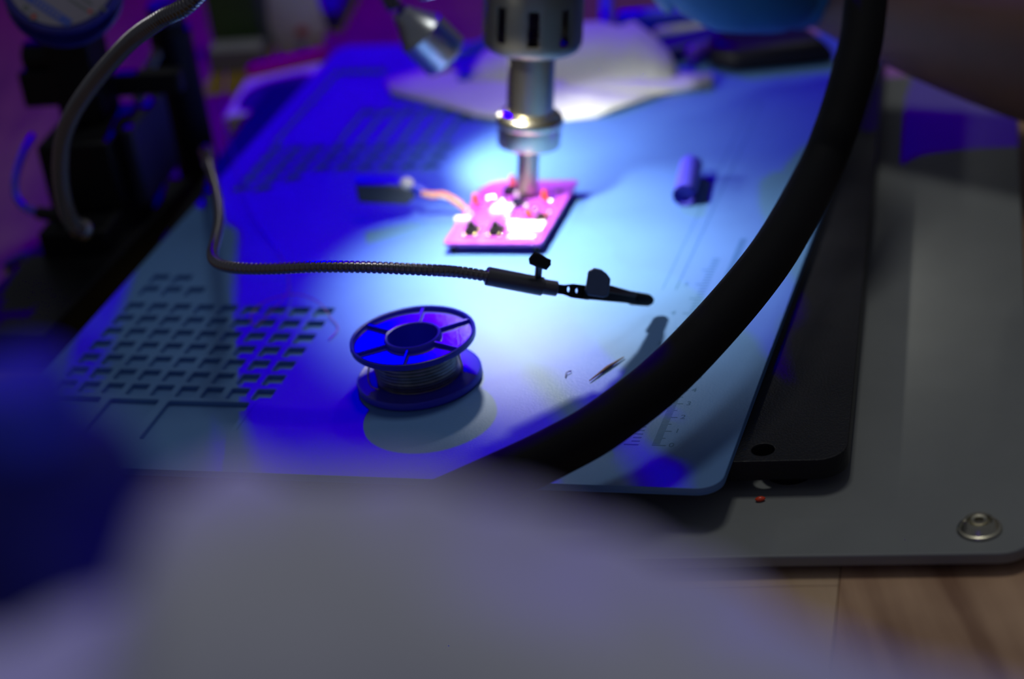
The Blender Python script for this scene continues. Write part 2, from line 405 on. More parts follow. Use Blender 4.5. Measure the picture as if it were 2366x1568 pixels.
# ------------------------------------------------------------------ solder spool
S0 = at(971, 878); S0.z = ZM
spool = thing('solder_spool', S0, 'blue plastic spool of thin solder lying flat on the mat', 'spool')
SR, SH = 0.0248, 0.0205
t0 = SH - 0.0032
flange = build('top_flange', MB().lathe([(0.0102, t0 - 0.0005), (0.0236, t0), (0.0246, t0 + 0.0006), (SR, t0 + 0.0016), (0.0247, SH - 0.0003), (0.0242, SH), (0.0236, SH - 0.0003), (0.0233, SH - 0.0016), (0.0229, t0 + 0.0012), (0.0115, t0 + 0.0010), (0.0112, SH - 0.0004), (0.0108, SH), (0.0101, SH - 0.0002), (0.0099, SH - 0.0008), (0.0099, t0 - 0.0005)], S0, seg=72, closed=True), M_SPOOL, spool)
rp = at(977.7, 703.4, SH) - (S0 + Vector((0, 0, SH))); ph0 = math.atan2(rp.y, rp.x)
for k in range(6):
    an = ph0 + k * math.pi / 3; d = Vector((math.cos(an), math.sin(an), 0))
    build('rib', MB().box(S0 + d * 0.0172 + Vector((0, 0, t0 + 0.0017)), (0.0122, 0.0011, 0.0018), Matrix.Rotation(an, 3, 'Z')), M_SPOOL, flange, bevel=0.0002)
build('bottom_flange', MB().lathe([(0.0099, 0.0), (0.0240, 0.0), (0.0248, 0.0008), (SR, 0.0026), (0.0243, 0.0034), (0.0236, 0.0030), (0.0099, 0.0027)], S0, seg=72, closed=True), M_SPOOL, spool)
build('hub', MB().lathe([(0.0099, 0.0010), (0.0116, 0.0010), (0.0116, t0 + 0.0003), (0.0099, t0 + 0.0003)], S0, seg=48, closed=True), M_SPOOL, spool)
prof = [(0.0115, 0.0028)]
nw = 34
for k in range(nw):
    z0 = 0.0029 + k * (t0 - 0.0031) / nw; dz = (t0 - 0.0031) / nw
    rr = 0.0166 + 0.00012 * math.sin(k * 1.9) + 0.0004 * math.sin(k / nw * math.pi)
    prof += [(rr - 0.00012, z0), (rr + 0.0001, z0 + dz * 0.3), (rr + 0.0001, z0 + dz * 0.7)]
prof.append((0.0115, t0 - 0.0002))
build('solder_winding', MB().lathe(prof, S0, seg=64), M_SOLDER, spool)
lw = smooth_path([S0 + Vector((x, y, z)) for x, y, z in ((-0.0168, -0.004, 0.0150), (-0.0178, -0.0030, 0.0125), (-0.0192, -0.0040, 0.0090), (-0.0196, -0.0050, 0.0060), (-0.0185, -0.0075, 0.0042), (-0.0158, -0.0105, 0.0042))], 6)
build('loose_solder_end', MB().tube(lw, 0.00035, 8), M_SOLDER, spool)
lw = smooth_path([S0 + Vector((x, y, z)) for x, y, z in ((0.0160, -0.0055, 0.0155), (0.0168, -0.0058, 0.0110), (0.0174, -0.0062, 0.0070), (0.0170, -0.0070, 0.0042))], 6)
build('loose_solder_strand', MB().tube(lw, 0.00035, 8), M_SOLDER, spool)

# ------------------------------------------------------------------ helping hand with gooseneck and clip
PB = at(468, 428, -ZM); PB.z = 0.0
helper = thing('helping_hand', PB, 'black post with bent metal gooseneck and alligator clip reaching over the mat', 'helping hand')
PR = 0.0105; PH = 0.098
build('post', MB().lathe([(0, 0), (PR + 0.001, 0), (PR + 0.001, 0.003), (PR, 0.004), (PR, PH - 0.013), (PR * 0.82, PH - 0.0125), (PR * 0.82, PH - 0.0095), (0, PH - 0.0095)], PB, seg=40), M_BLACK, helper)
build('post_cap', MB().lathe([(0, PH - 0.0095), (PR * 0.8, PH - 0.0095), (PR * 0.86, PH - 0.008), (PR * 0.86, PH - 0.001), (PR * 0.8, PH), (0, PH)], PB, seg=32), mat('dark grey cap', (0.035, 0.035, 0.042), 0.6), helper)
gp = [at(478, 352, .016), at(485, 385, .023), at(495, 420, .030), at(503, 460, .037), at(506, 510, .044), at(498, 555, .050), at(491, 583, .052), at(496, 602, .053), at(518, 614, .054), at(560, 620, .055), at(640, 620, .056), at(730, 616, .057), at(850, 617, .055), at(980, 623, .050), at(1060, 628, .045), at(1140, 640, .040)]
gpath = smooth_path(gp, 12)
P_, R_ = ridged(gpath, 0.00235, 0.0021, 0.00035)
build('gooseneck', MB().tube(P_, R_, 18), M_GOOSED, helper)
build('socket', MB().tube([gp[0] - (gp[1] - gp[0]).normalized() * 0.004, gp[0], gp[0] + (gp[1] - gp[0]) * 0.8], [0.0034, 0.0034, 0.0030], 20), M_CHROME, helper)
s0, s1 = at(1124, 637, .041), at(1254, 662, .032); sd = (s1 - s0).normalized()
def cyl(mb, p, q, r, seg=28, ch=0.0003):
    d = (q - p).normalized(); return mb.tube([p, p + d * ch, q - d * ch, q], [r - ch, r, r, r - ch], seg)
build('sleeve', cyl(MB(), s0, s1, 0.0037), M_GUN, helper, bevel=0.0)
s2 = at(1287, 667, .030); build('collar', cyl(MB(), s1 - sd * 0.001, s2, 0.0030), M_GUN, helper)
k0 = at(1243, 640, .036); k1 = at(1246, 607, .044)
screw = build('thumb_screw', cyl(MB(), k0 - (k1 - k0) * 0.3, k1, 0.0014), M_GUN, helper)
kx = (RGT * 0.91 - UPV * 0.40).normalized(); ky = (UPV * 0.91 + RGT * 0.40).normalized(); kz = kx.cross(ky)
kc = k1 + ky * 0.0006; ko = [(-0.0044, -0.0008), (-0.0032, -0.0025), (0.0008, -0.0024), (0.0036, -0.0020), (0.0044, 0.0004), (0.0036, 0.0022), (-0.0020, 0.0026), (-0.0034, 0.0024)]
wing = MB(); n8 = len(ko)
wing.add([kc + kx * x * q + ky * y * q + kz * z for z, q in ((-0.0026, 0.8), (-0.0018, 1.0), (0.0018, 1.0), (0.0026, 0.8)) for x, y in ko], [(i * n8 + k, i * n8 + (k + 1) % n8, (i + 1) * n8 + (k + 1) % n8, (i + 1) * n8 + k) for i in range(3) for k in range(n8)] + [tuple(range(n8 - 1, -1, -1)), tuple(range(3 * n8, 4 * n8))])
build('screw_knob', wing, M_BLACKP, screw)
c0, c1, c2, c3 = s2, at(1312, 669, .028), at(1350, 674, .025), at(1470, 690, .011)
cdx = (c3 - c1).normalized(); cside = cdx.cross(FWD).normalized()        # across the clip, roughly upward in view
def strip(pts, widths, th, name, material):
    rows = []
    for p, (wl, wr) in zip(pts, widths):
        rows.append([p + cside * wl - FWD * th, p + cside * wr - FWD * th, p + cside * wr + FWD * th, p + cside * wl + FWD * th])
    mb = MB(); n = len(rows); vs = [v for r in rows for v in r]
    fs = [(i * 4 + k, i * 4 + (k + 1) % 4, (i + 1) * 4 + (k + 1) % 4, (i + 1) * 4 + k) for i in range(n - 1) for k in range(4)] + [(3, 2, 1, 0), tuple((n - 1) * 4 + k for k in range(4))]
    return build(name, mb.add(vs, fs), material, helper, bevel=0.0003)
cnx = (c2 - s2).normalized(); cny = (cside - cnx * cside.dot(cnx)).normalized(); cnz = cnx.cross(cny)
Lnk = (c2 - s2).length
def onk(px_, py_):
    v = ray(px_, py_); P = CAM + v * ((s2 - CAM).dot(cnz) / v.dot(cnz)); return (P - s2).dot(cnx), (P - s2).dot(cny)
nk = [[(-0.001, -0.0019), (Lnk * 0.25, -0.0019), (Lnk * 0.55, -0.0028), (Lnk + 0.002, -0.0030), (Lnk + 0.002, 0.0026), (Lnk * 0.55, 0.0026), (Lnk * 0.25, 0.0018), (-0.001, 0.0019)]]
for (px_, py_, r_) in ((1313, 668, 0.00095), (1332, 671, 0.00085)):
    ox, oy = onk(px_, py_); nk.append([(ox + r_ * 0.75 * math.cos(k * math.pi / 8), oy + r_ * 1.15 * math.sin(k * math.pi / 8)) for k in range(16)])
plate2d('clip_neck', nk, -0.0004, 0.0004, M_BLACKP, helper, 0.0, Matrix.Translation(s2) @ rotm(cnx, cny, cnz).to_4x4())
strip([c2, at(1410, 681, .019), c3], [(-0.0028, 0.0008), (-0.0026, 0.0010), (-0.0021, 0.0006)], 0.0022, 'lower_jaw', M_BLACKP)
strip([c2, at(1410, 678, .0205), c3 + cside * 0.0002], [(0.0, 0.0026), (0.0003, 0.0032), (0.0002, 0.0022)], 0.0022, 'upper_jaw', mat('brown black steel', (0.07, 0.035, 0.03), 0.4, 0.5))
tp0, tp1 = at(1458, 688, .0120), at(1497, 693, .0068)
build('rubber_tip', MB().tube([tp0, tp0 + (tp1 - tp0) * 0.05, tp1, tp1 + (tp1 - tp0) * 0.16, tp1 + (tp1 - tp0) * 0.26], [0.0024, 0.0028, 0.0025, 0.0018, 0.0004], 18), M_RUBBER, helper)
wc = at(1381, 652, .0265) - FWD * 0.0045
wx = (RGT * 1.0 - UPV * 0.12).normalized(); wy = (UPV + RGT * 0.12).normalized(); wn = wx.cross(wy)
oc = [(-0.0047, -0.0040), (-0.0033, -0.0056), (0.0026, -0.0058), (0.0046, -0.0048), (0.0047, 0.0018), (0.0030, 0.0036), (0.0008, 0.0050), (-0.0022, 0.0054), (-0.0044, 0.0038)]
wmb = MB(); n9 = len(oc)
wmb.add([wc + wx * x + wy * y + wn * z for z in (-0.0008, 0.0008) for x, y in oc], [tuple(range(n9 - 1, -1, -1)), tuple(range(n9, 2 * n9))] + [(i, (i + 1) % n9, n9 + (i + 1) % n9, n9 + i) for i in range(n9)])
build('clip_grip', wmb, mat('blue grey vinyl', (0.06, 0.10, 0.20), 0.4), helper, bevel=0.0006)

# ------------------------------------------------------------------ microscope stand at the left
def bx_px(name, px0, px1, w0, w1, th, material, parent, d0, d1=None, bevel=0.001):
    """bar between two pixels at depths d0, d1; widths in metres, thickness along the view"""
    d1 = d1 or d0; p, q = pd(px0[0], px0[1], d0), pd(px1[0], px1[1], d1); ax = (q - p).normalized(); x, y, z = frame(ax, FWD)
    mb = MB(); vs = []
    for P, w_ in ((p, w0), (q, w1)):
        for (a_, b_) in ((-1, -1), (1, -1), (1, 1), (-1, 1)): vs.append(P + x * (a_ * w_ / 2) + y * (b_ * th / 2))
    mb.add(vs, [(3, 2, 1, 0), (4, 5, 6, 7), (0, 1, 5, 4), (1, 2, 6, 5), (2, 3, 7, 6), (3, 0, 4, 7)])
    return build(name, mb, material, parent, bevel=bevel)
ms_p = at(235, 640, -ZM); ms_p.z = 0.0
stand = thing('microscope_stand', ms_p, 'black microscope stand with focus knobs at the left of the mat', 'stand')
bz = Vector((0, 0, 1))
def upbox(name, px, size, z0, material=M_BLACK, rz=AZ_S, off=(0, 0), bevel=0.0015, rot=None):
    c = Vector((ms_p.x, ms_p.y, 0)) + SX * off[0] + SY * off[1]
    return build(name, MB().box(c + bz * (z0 + size[2] / 2), size, Matrix.Rotation(-rz, 3, 'Z')), material, stand, bevel=bevel)
upbox('base', None, (0.048, 0.165, 0.018), 0.0, off=(-0.006, -0.008), rz=AZ_M)
upbox('base_riser', None, (0.034, 0.075, 0.030), 0.0, off=(-0.004, 0.025))
upbox('housing', None, (0.036, 0.05, 0.034), 0.030, off=(-0.004, 0.035))
upbox('column', None, (0.022, 0.024, 0.15), 0.064, off=(-0.006, 0.045))
upbox('carriage', None, (0.022, 0.02, 0.018), 0.073, off=(-0.024, 0.046), material=M_BLACKP)
upbox('arm_bar', None, (0.034, 0.009, 0.011), 0.072, off=(0.024, 0.050), material=M_BLACKP)
upbox('bracket', None, (0.006, 0.05, 0.04), 0.026, off=(0.020, 0.045), material=mat('blue black plastic', (0.012, 0.014, 0.05), 0.45))
colc = Vector((ms_p.x, ms_p.y, 0)) + SX * -0.006 + SY * 0.045
for zz, rr, ln in ((0.096, 0.0075, 0.016), (0.121, 0.0085, 0.013)):
    p = colc - SX * 0.010 + bz * zz
    build('focus_knob', MB().tube([p, p - SX * 0.002, p - SX * 0.003, p - SX * (ln - 0.001), p - SX * ln], [0.004, 0.004, rr, rr, rr * 0.85], 28), M_BLACKP, stand)

mbz = Vector((-0.134, 1.10, ZM))
build('shadow_caster', MB().lathe([(0, 0.100), (0.011, 0.100), (0.0135, 0.112), (0.0185, 0.118), (0.0185, 0.24), (0.014, 0.25), (0.014, 0.29), (0, 0.29)], mbz, seg=40), M_BLACKP, stand)  # unseen body and arm, added above the view to shade the left compartments
build('shadow_caster_arm', MB().tube([colc + bz * 0.195, mbz + bz * 0.175], 0.006, 16), M_BLACK, stand)

# spool with label seen face on, propped on the stand
dl = 0.985
LC = pd(140, -55, dl); LN = (-FWD + UPV * 0.25 + RGT * 0.1).normalized()
lx, ly, lz = frame(LN, RGT); lx, ly = ly, -lx      # lx right, ly up
if lx.dot(RGT) < 0: lx = -lx
ly = lz.cross(lx)
ls = thing('labelled_spool', LC, 'blue rimmed spool with round white printed label propped on the black stand', 'spool')
lab = build('flange', MB().lathe([(0, -0.003), (0.0255, -0.003), (0.0265, -0.0015), (0.0262, 0), (0.0250, 0.0006), (0.0238, 0.0004), (0, 0.0004)], LC, LN, seg=64), M_RIM, ls)
build('core', MB().lathe([(0, -0.016), (0.017, -0.016), (0.017, -0.003), (0, -0.003)], LC, LN, seg=40), M_SOLDER, ls)
build('rear_flange', MB().lathe([(0, -0.019), (0.0255, -0.019), (0.0262, -0.0175), (0.0255, -0.016), (0, -0.016)], LC, LN, seg=64), M_RIM, ls)
label = build('label', MB().lathe([(0, 0.0005), (0.0232, 0.0005), (0.0232, 0.0009), (0, 0.0009)], LC, LN, seg=64), M_LABEL, ls)
th = math.radians(-33); bxv = lx * math.cos(th) + ly * math.sin(th); byv = -lx * math.sin(th) + ly * math.cos(th)
def lab_px(x, y):
    v = ray(x, y); return CAM + v * ((LC + LN * 0.0010 - CAM).dot(LN) / v.dot(LN))
def lab_bar(name, c, L, W, m, lift=0.0):
    c = c + LN * lift; build(name, MB().add([c + bxv * a_ * L / 2 + byv * b_ * W / 2 for a_, b_ in ((-1, -1), (1, -1), (1, 1), (-1, 1))], [(0, 1, 2, 3)]), m, label, smooth=False, fix=False)
lab_bar('print_band', lab_px(105, 18), 0.026, 0.0038, M_DOTBLUE)
for k in range(7):
    lab_bar('print_letter', lab_px(82 + k * 9.0, 4 + k * 5.6), 0.0009, 0.0020, M_LABEL, 0.0001)
for (x, y, L) in ((180, 10, 0.010), (200, 2, 0.006), (215, 28, 0.004), (238, 20, 0.004)): lab_bar('print_line', lab_px(x, y), L, 0.0012, M_DOTGREY)
for (x, y, r_, m_) in ((77, 38, 0.0020, M_DOTGREY), (78, 38, 0.0010, M_DOTRED), (60, 18, 0.0016, M_DOTGREY), (208, 26, 0.0009, M_DOTRED)):
    c = lab_px(x, y) + LN * (0.0001 if m_ is M_DOTRED else 0)
    build('print_dot', MB().add([c + lx * r_ * math.cos(k * math.pi / 8) + ly * r_ * math.sin(k * math.pi / 8) for k in range(16)], [tuple(range(16))]), m_, label, smooth=False, fix=False)

peg_a = LC - LN * 0.018; build('peg', MB().tube([peg_a, Vector((colc.x, colc.y, peg_a.z - 0.004))], 0.0028, 12), M_STEEL, stand)

# blue cable with plug, flat strip at the far left
cab = smooth_path([pd(75, 315, 1.10), pd(55, 350, 1.09), pd(36, 410, 1.08), pd(38, 455, 1.075), pd(62, 482, 1.07), pd(98, 493, 1.065)], 8)
cb = thing('blue_cable', cab[-1], 'thin blue cable curling beside the microscope stand into a black plug', 'cable')
build('wire', MB().tube(cab, 0.0017, 12), M_BLUEP, cb)
build('plug', MB().tube([pd(84, 491, 1.068), pd(92, 492, 1.067), pd(130, 497, 1.062), pd(150, 499, 1.06)], [0.0022, 0.0032, 0.0032, 0.0022], 14), M_BLACKP, cb)
fs_ = [at(15, 612, -ZM + .002), at(60, 590, -ZM + .006), at(125, 583, -ZM + .006), at(165, 578, -ZM + .004)]
tag(build('blue_strap', MB().tube(smooth_path(fs_, 6), 0.004, 14, flat=0.5), M_DKBLUE, origin=Vector((fs_[1].x, fs_[1].y, 0))), 'dark blue strap lying on the wood left of the stand', 'strap')

# ------------------------------------------------------------------ twin gooseneck LED lamp
lamp_base = Vector((ms_p.x, ms_p.y, 0)) - SX * 0.030 - SY * 0.004
lamp = thing('gooseneck_lamp', at(182, 528, 0.02), 'twin gooseneck LED work lamp with metal heads above the circuit board', 'lamp')
g1 = [pd(188, 530, 1.02), pd(172, 520, 1.01), pd(155, 490, 1.0), pd(143, 440, 0.985), pd(139, 380, 0.97), pd(146, 320, 0.955), pd(168, 262, 0.94), pd(205, 205, 0.925), pd(250, 150, 0.91), pd(305, 92, 0.895), pd(370, 45, 0.88), pd(450, -5, 0.87), pd(545, -150, 0.87), pd(610, -600, 0.90), pd(700, -1050, 0.95), pd(790, -1100, 1.0), pd(850, -600, 1.03), pd(885, -80, 1.03), pd(915, 22, 1.03)]
P_, R_ = ridged(smooth_path(g1, 12), 0.0037, 0.0016, 0.0004)
build('gooseneck', MB().tube(P_, R_, 18), M_GOOSE, lamp)
build('gooseneck_foot', MB().ball(g1[0], 0.0052, 16, 10), M_STEEL, lamp)
g2 = [pd(318, 262, 1.12), pd(322, 225, 1.12), pd(345, 160, 1.12), pd(385, 85, 1.12), pd(418, 0, 1.11), pd(432, -120, 1.06), pd(445, -300, 1.0), pd(480, -700, .95), pd(560, -1100, .94), pd(760, -1300, .96), pd(920, -1150, 0.98), pd(965, -700, 0.93), pd(985, -200, 0.92)]
P_, R_ = ridged(smooth_path(g2, 12), 0.0032, 0.0026, 0.0004)
build('gooseneck', MB().tube(P_, R_, 16), M_GOOSE, lamp)
def lamp_head(p0, axis, r, Lc, Ln):
    ax = axis.normalized()
    h = build('lamp_head', MB().lathe([(0, -0.004), (0.0042, -0.004), (0.0052, -0.002), (0.0060, 0.0), (r * 0.93, Lc), (r, Lc + 0.0006), (r, Lc + Ln), (r - 0.0006, Lc + Ln + 0.0005), (r - 0.0016, Lc + Ln), (r - 0.0016, Lc + Ln - 0.005), (0, Lc + Ln - 0.005)], p0, ax, seg=48), M_HEAD, lamp)
    lens = build('lens', MB().lathe([(r - 0.0017, Lc + Ln - 0.0049), (r - 0.003, Lc + Ln - 0.003), (r * 0.5, Lc + Ln - 0.0016), (0, Lc + Ln - 0.0010)], p0, ax, seg=32), M_LED, h)
    return p0 + ax * (Lc + Ln + 0.002)
hB0 = pd(938, 42, 1.03); axB = RGT * 0.74 - UPV * 0.67 + FWD * 0.45
mB = lamp_head(hB0, axB, 0.0118, 0.0090, 0.0165)
ledA = pd(1012, -14, 0.935); axA = (at(1215, 625) - ledA).normalized()
mA = lamp_head(ledA - axA * 0.0245, axA, 0.0085, 0.0085, 0.016)
light('lamp_led_front', 'SPOT', mA, 3.0, (1.0, 0.97, 0.86), target=at(1250, 610), spot_size=math.radians(98), spot_blend=1.0, shadow_soft_size=0.006)
light('lamp_led_side', 'SPOT', mB, 0.75, (0.98, 1.0, 0.90), target=mB + axB, spot_size=math.radians(95), spot_blend=0.7, shadow_soft_size=0.007)

# ------------------------------------------------------------------ circuit board
BZ = 0.0042
bx0, by0 = mloc(at(1024, 561, BZ + 0.0016)); brd_o = mm(bx0 + 22, by0 + 32); brd_o.z = ZM
brd = thing('circuit_board', brd_o, 'small purple circuit board full of components under the hot air nozzle', 'circuit board')
XB = Matrix.Translation(mm(bx0, by0)) @ ROT_M.to_4x4()
outl = [(x / 1000, y / 1000) for x, y in rrect(0, 0, 44.3, 64.5, 1.5, 4)]
outl = [p for p in outl if not (p[0] < 0.005 and p[1] > 0.058)]
k_ = next(i for i, p in enumerate(outl) if p[0] < 0.005 and p[1] < 0.005)
outl[k_:k_] = [(0.0075, 0.0645), (0.003, 0.062), (0.0, 0.056)]
plate2d('board', [outl], BZ, BZ + 0.0016, M_PCB, brd, 0.0001, XB)
def bm_(x, y, z=0.0): return mm(bx0 + x, by0 + y, (BZ + 0.0016) * 1000 + z)
for (x, y) in ((3, 3), (41, 3), (41, 61), (9, 61)):
    build('standoff', MB().lathe([(0, 0), (0.0016, 0), (0.0016, BZ), (0, BZ)], mm(bx0 + x, by0 + y), seg=12), M_BLACKP, brd)
def bboxp(name, x, y, sx, sy, sz, m, z=0.0, parent=brd, rz=0.0, bevel=0.0002):
    return build(name, MB().box(bm_(x, y, z + sz / 2), (sx / 1000, sy / 1000, sz / 1000), ROT_M @ Matrix.Rotation(rz, 3, 'Z')), m, parent, bevel=bevel)
def b_px(px, py, h=0.0):
    P = at(px, py, BZ + 0.0016 + h / 1000) - mm(bx0, by0); return P.dot(MX) * 1000, P.dot(MY) * 1000
# two black button blocks with gold corner pins
for (px_, py_) in ((1090, 530), (1146, 530)):
    x, y = b_px(px_, py_, 2)
    sw = bboxp('push_button', x, y, 5.6, 6.0, 3.2, M_BLACKP)
    build('button_cap', MB().lathe([(0, 0), (0.0017, 0), (0.0017, 0.0022), (0.0013, 0.0026), (0, 0.0026)], bm_(x, y, 3.2), seg=16), M_BLACKP, sw)
    for dx in (-2.6, 2.6):
        for dy in (-3.4, 3.4): build('pin', MB().ball(bm_(x + dx, y + dy, 0.7), 0.0011, 10, 6), M_GOLD, sw)
# red indicator lights
for i, (px_, py_, t_) in enumerate(((1098, 458, 0), (1184, 414, 0), (1258, 450, 0), (1222, 492, 1))):
    x, y = b_px(px_, py_, 5 if not t_ else 2.5)
    p = bm_(x, y, 0)
    if t_: ax = (MX * 0.6 - MY * 1.0 + Vector((0, 0, 0.2))).normalized(); p = p + Vector((0, 0, 0.0022)) - ax * 0.003
    else: ax = Vector((0, 0, 1)); p = p + Vector((0, 0, 0.0025))
    ld = build('red_led', MB().lathe([(0, 0), (0.0017, 0), (0.0017, 0.0006), (0.0014, 0.0007), (0.0014, 0.0034), (0.0009, 0.0046), (0, 0.005)], p, ax, seg=16), M_RED, brd)
    for s_ in (-0.0006, 0.0006):
        q = p + MX * s_; build('lead', MB().tube([q, Vector((q.x, q.y, bm_(0, 0).z))], 0.00025, 6), M_TIN, ld)
# silver cans, chips, connector, solder joints
for (px_, py_, r_, h_) in ((1160, 458, 1.9, 3.6), (1216, 470, 1.6, 3.0), (1237, 478, 1.6, 3.0), (1273, 458, 1.8, 3.0), (1088, 490, 1.9, 4.0), (1128, 452, 1.6, 2.6), (1140, 450, 1.6, 2.6), (1120, 520, 1.2, 2.0), (1158, 520, 1.4, 2.2), (1270, 486, 1.4, 2.0)):
    x, y = b_px(px_, py_, h_)
    build('capacitor', MB().lathe([(0, 0), (r_ / 1000, 0), (r_ / 1000, h_ / 1000 - 0.0003), (r_ / 1000 - 0.0003, h_ / 1000), (0, h_ / 1000)], bm_(x, y), seg=20), M_TIN, brd)
for (px_, py_, sx, sy, sz, m_) in ((1195, 462, 5.5, 6.5, 2.2, M_BLACKP), (1176, 432, 4.5, 6.0, 3.0, M_BLACKP), (1218, 520, 15, 9, 2.0, M_WHITEP), (1160, 478, 9, 8, 1.8, M_WHITEP), (1252, 500, 6, 9, 1.4, M_TIN), (1168, 492, 7, 7, 1.0, M_TIN), (1200, 440, 3, 4, 2.2, M_WHITEP), (1068, 502, 6.5, 3.0, 2.6, M_WHITEP), (1230, 520, 9, 5, 1.2, M_TIN), (1186, 512, 5, 4, 1.2, M_WHITEP), (1290, 440, 3, 3, 1.0, M_TIN), (1205, 545, 12, 2.4, 1.6, M_WHITEP), (1115, 470, 3, 2, 1.0, M_TIN)):  # the two large white blocks put lamp glare into the board's colour
    x, y = b_px(px_, py_, sz); bboxp('chip_and_glare', x, y, sx, sy, sz, m_)
rj = random.Random(3)
for k in range(46):
    x, y = rj.uniform(6, 41), rj.uniform(5, 50)
    build('solder_joint', MB().ball(bm_(x, y, 0.05), rj.uniform(0.0004, 0.0008), 8, 4, (1, 1, 0.7)), M_TIN, brd)
# dark battery module hanging on its leads
m0 = at(882, 450, 0.013); mrot = Matrix.Rotation(math.radians(4), 3, 'Z')
def mod_pt(px_, py_, h_): return at(px_, py_, h_)
fr = [(821, 430), (926, 431), (962, 455), (940, 474), (828, 469)]
dep = depth(m0)
front = [pd(x, y, dep) for x, y in fr]; back_off = Vector((0.0, 0.0075, 0.0008)) 
mod = MB(); n5 = len(front)
mod.add(front + [p + back_off for p in front], [tuple(range(n5)), tuple(range(2 * n5 - 1, n5 - 1, -1))] + [(i, (i + 1) % n5, n5 + (i + 1) % n5, n5 + i) for i in range(n5)])
module = build('battery_pack', mod, mat('dark blue shrink wrap', (0.03, 0.05, 0.09), 0.45), brd, bevel=0.0006)
cap_ = [front[0], front[1], front[1] + back_off, front[0] + back_off]; up_ = Vector((0, 0, 0.0012))
lid = MB().add([p + up_ * 0.05 for p in cap_] + [p + up_ for p in cap_], [(3, 2, 1, 0), (4, 5, 6, 7), (0, 1, 5, 4), (1, 2, 6, 5), (2, 3, 7, 6), (3, 0, 4, 7)])
build('blue_top', lid, M_BLUEP, module, bevel=0.0005)
cq = pd(940, 432, dep) + back_off * 0.4
build('connector', MB().ball(cq, 0.0034, 14, 8, (1.0, 0.9, 0.9)), M_WHITEP, module)
build('connector_neck', MB().tube([pd(955, 440, dep) + back_off * 0.4, pd(982, 447, dep) + back_off * 0.3], [0.0022, 0.0017], 12), M_BLUEP, module)
e0 = b_px(1082, 486, 1); ep = bm_(e0[0], e0[1], 0.5)
for k, (m_, dy) in enumerate(((M_ORANGE, -3), (M_WHITEP, 1), (M_ORANGE, 5))):
    wp = smooth_path([pd(975, 446 + dy * .5, dep), pd(1000, 450 + dy, dep - 0.002), pd(1025, 450 + dy + 4 * math.sin(k * 2), dep - 0.003), pd(1050, 462 + dy, dep - 0.004), pd(1066, 474 + dy, dep - 0.004), ep + MX * (0.001 * (k - 1))], 6)
    build('lead_wire', MB().tube(wp, 0.0009, 8), m_, brd)

# ------------------------------------------------------------------ hot air gun
NT = at(1218, 441, BZ + 0.0016 + 0.0025)
NA = (UPV * math.cos(math.radians(24)) - FWD * math.sin(math.radians(24)) + RGT * 0.030).normalized()
dN = depth(NT)
mpp = dN / FPX                                           # metres per pixel at the nozzle
gun = thing('hot_air_gun', NT, 'hot air gun with steel nozzle, slotted collar and long black hose', 'hot air gun')
def gm(px_): return px_ * mpp / math.cos(math.radians(20))
rN = 24.5 * mpp; z1 = gm(98)
build('nozzle', MB().lathe([(rN, 0), (rN, z1), (rN - 0.0006, z1), (rN - 0.0006, 0)], NT, NA, seg=40, closed=True), M_STEEL, gun)
rr_ = 72 * mpp; zr0 = gm(96); zr1 = gm(150); zr2 = gm(200)
build('clamp_ring', MB().lathe([(rN - 0.0003, zr0 - 0.001), (rN + 0.001, zr0 - 0.0008), (rr_ * 0.72, zr0 + 0.0006), (rr_ * 0.97, zr0 + 0.0022), (rr_, zr0 + 0.0032), (rr_, zr1), (rr_ + 0.0005, zr1 + 0.0004), (rr_ * 1.07, zr1 + 0.0015), (rr_ * 1.08, zr1 + 0.0032), (rr_ * 1.04, zr1 + 0.0050), (rr_ * 0.93, zr1 + 0.0062), (rr_ * 0.78, zr1 + 0.0070), (rr_ * 0.74, zr1 + 0.0070)], NT, NA, seg=64), M_CHROME, gun)
rT = 54 * mpp; zt1 = gm(345)
build('barrel', MB().lathe([(rT, zr1), (rT, zt1)], NT, NA, seg=56), M_CHROME, gun)
# slotted collar
rC = 108.5 * mpp; zc0 = gm(322); zc1 = gm(485)
gx, gy, gz = frame(NA, RGT)
if gy.dot(RGT) < 0: pass
fx = (RGT - NA * RGT.dot(NA)).normalized(); fy = NA.cross(fx)          # fy points away from the camera or to it
if fy.dot(FWD) > 0: fy = -fy
nslot = 9; sw_ = math.radians(13.0); rows = []
def cpt(a_, r_, z_): return NT + (fy * math.cos(a_) + fx * math.sin(a_)) * r_ + NA * z_
cm = MB(); zs = [zc0 + 0.0042, gm(352), gm(430), zc1]
seglist = []
for k in range(nslot):
    a0 = k * 2 * math.pi / nslot; seglist += [(a0 - sw_ / 2, a0 + sw_ / 2, True)]
    for q in range(4):
        aa = a0 + sw_ / 2 + q * (2 * math.pi / nslot - sw_) / 4; seglist.append((aa, aa + (2 * math.pi / nslot - sw_) / 4, False))
for (a0, a1, slot) in seglist:
    for i in range(3):
        if slot and i == 1: continue
        cm.add([cpt(a0, rC, zs[i]), cpt(a1, rC, zs[i]), cpt(a1, rC, zs[i + 1]), cpt(a0, rC, zs[i + 1])], [(0, 1, 2, 3)])
    br = [(rC * 0.985, zc0 + 0.0026), (rC * 0.94, zc0 + 0.0012), (rC * 0.84, zc0 + 0.0003), (rC * 0.70, zc0), (rT * 0.98, zc0)]
    pr_, pz_ = rC, zs[0]
    for r_, z_ in br:
        cm.add([cpt(a0, r_, z_), cpt(a1, r_, z_), cpt(a1, pr_, pz_), cpt(a0, pr_, pz_)], [(0, 1, 2, 3)]); pr_, pz_ = r_, z_
cm2 = MB(); cm2.v = cm.v; cm2.f = cm.f
build('slotted_collar', cm2, M_BRUSH, gun, solid=0.0016, bevel=0.0003)
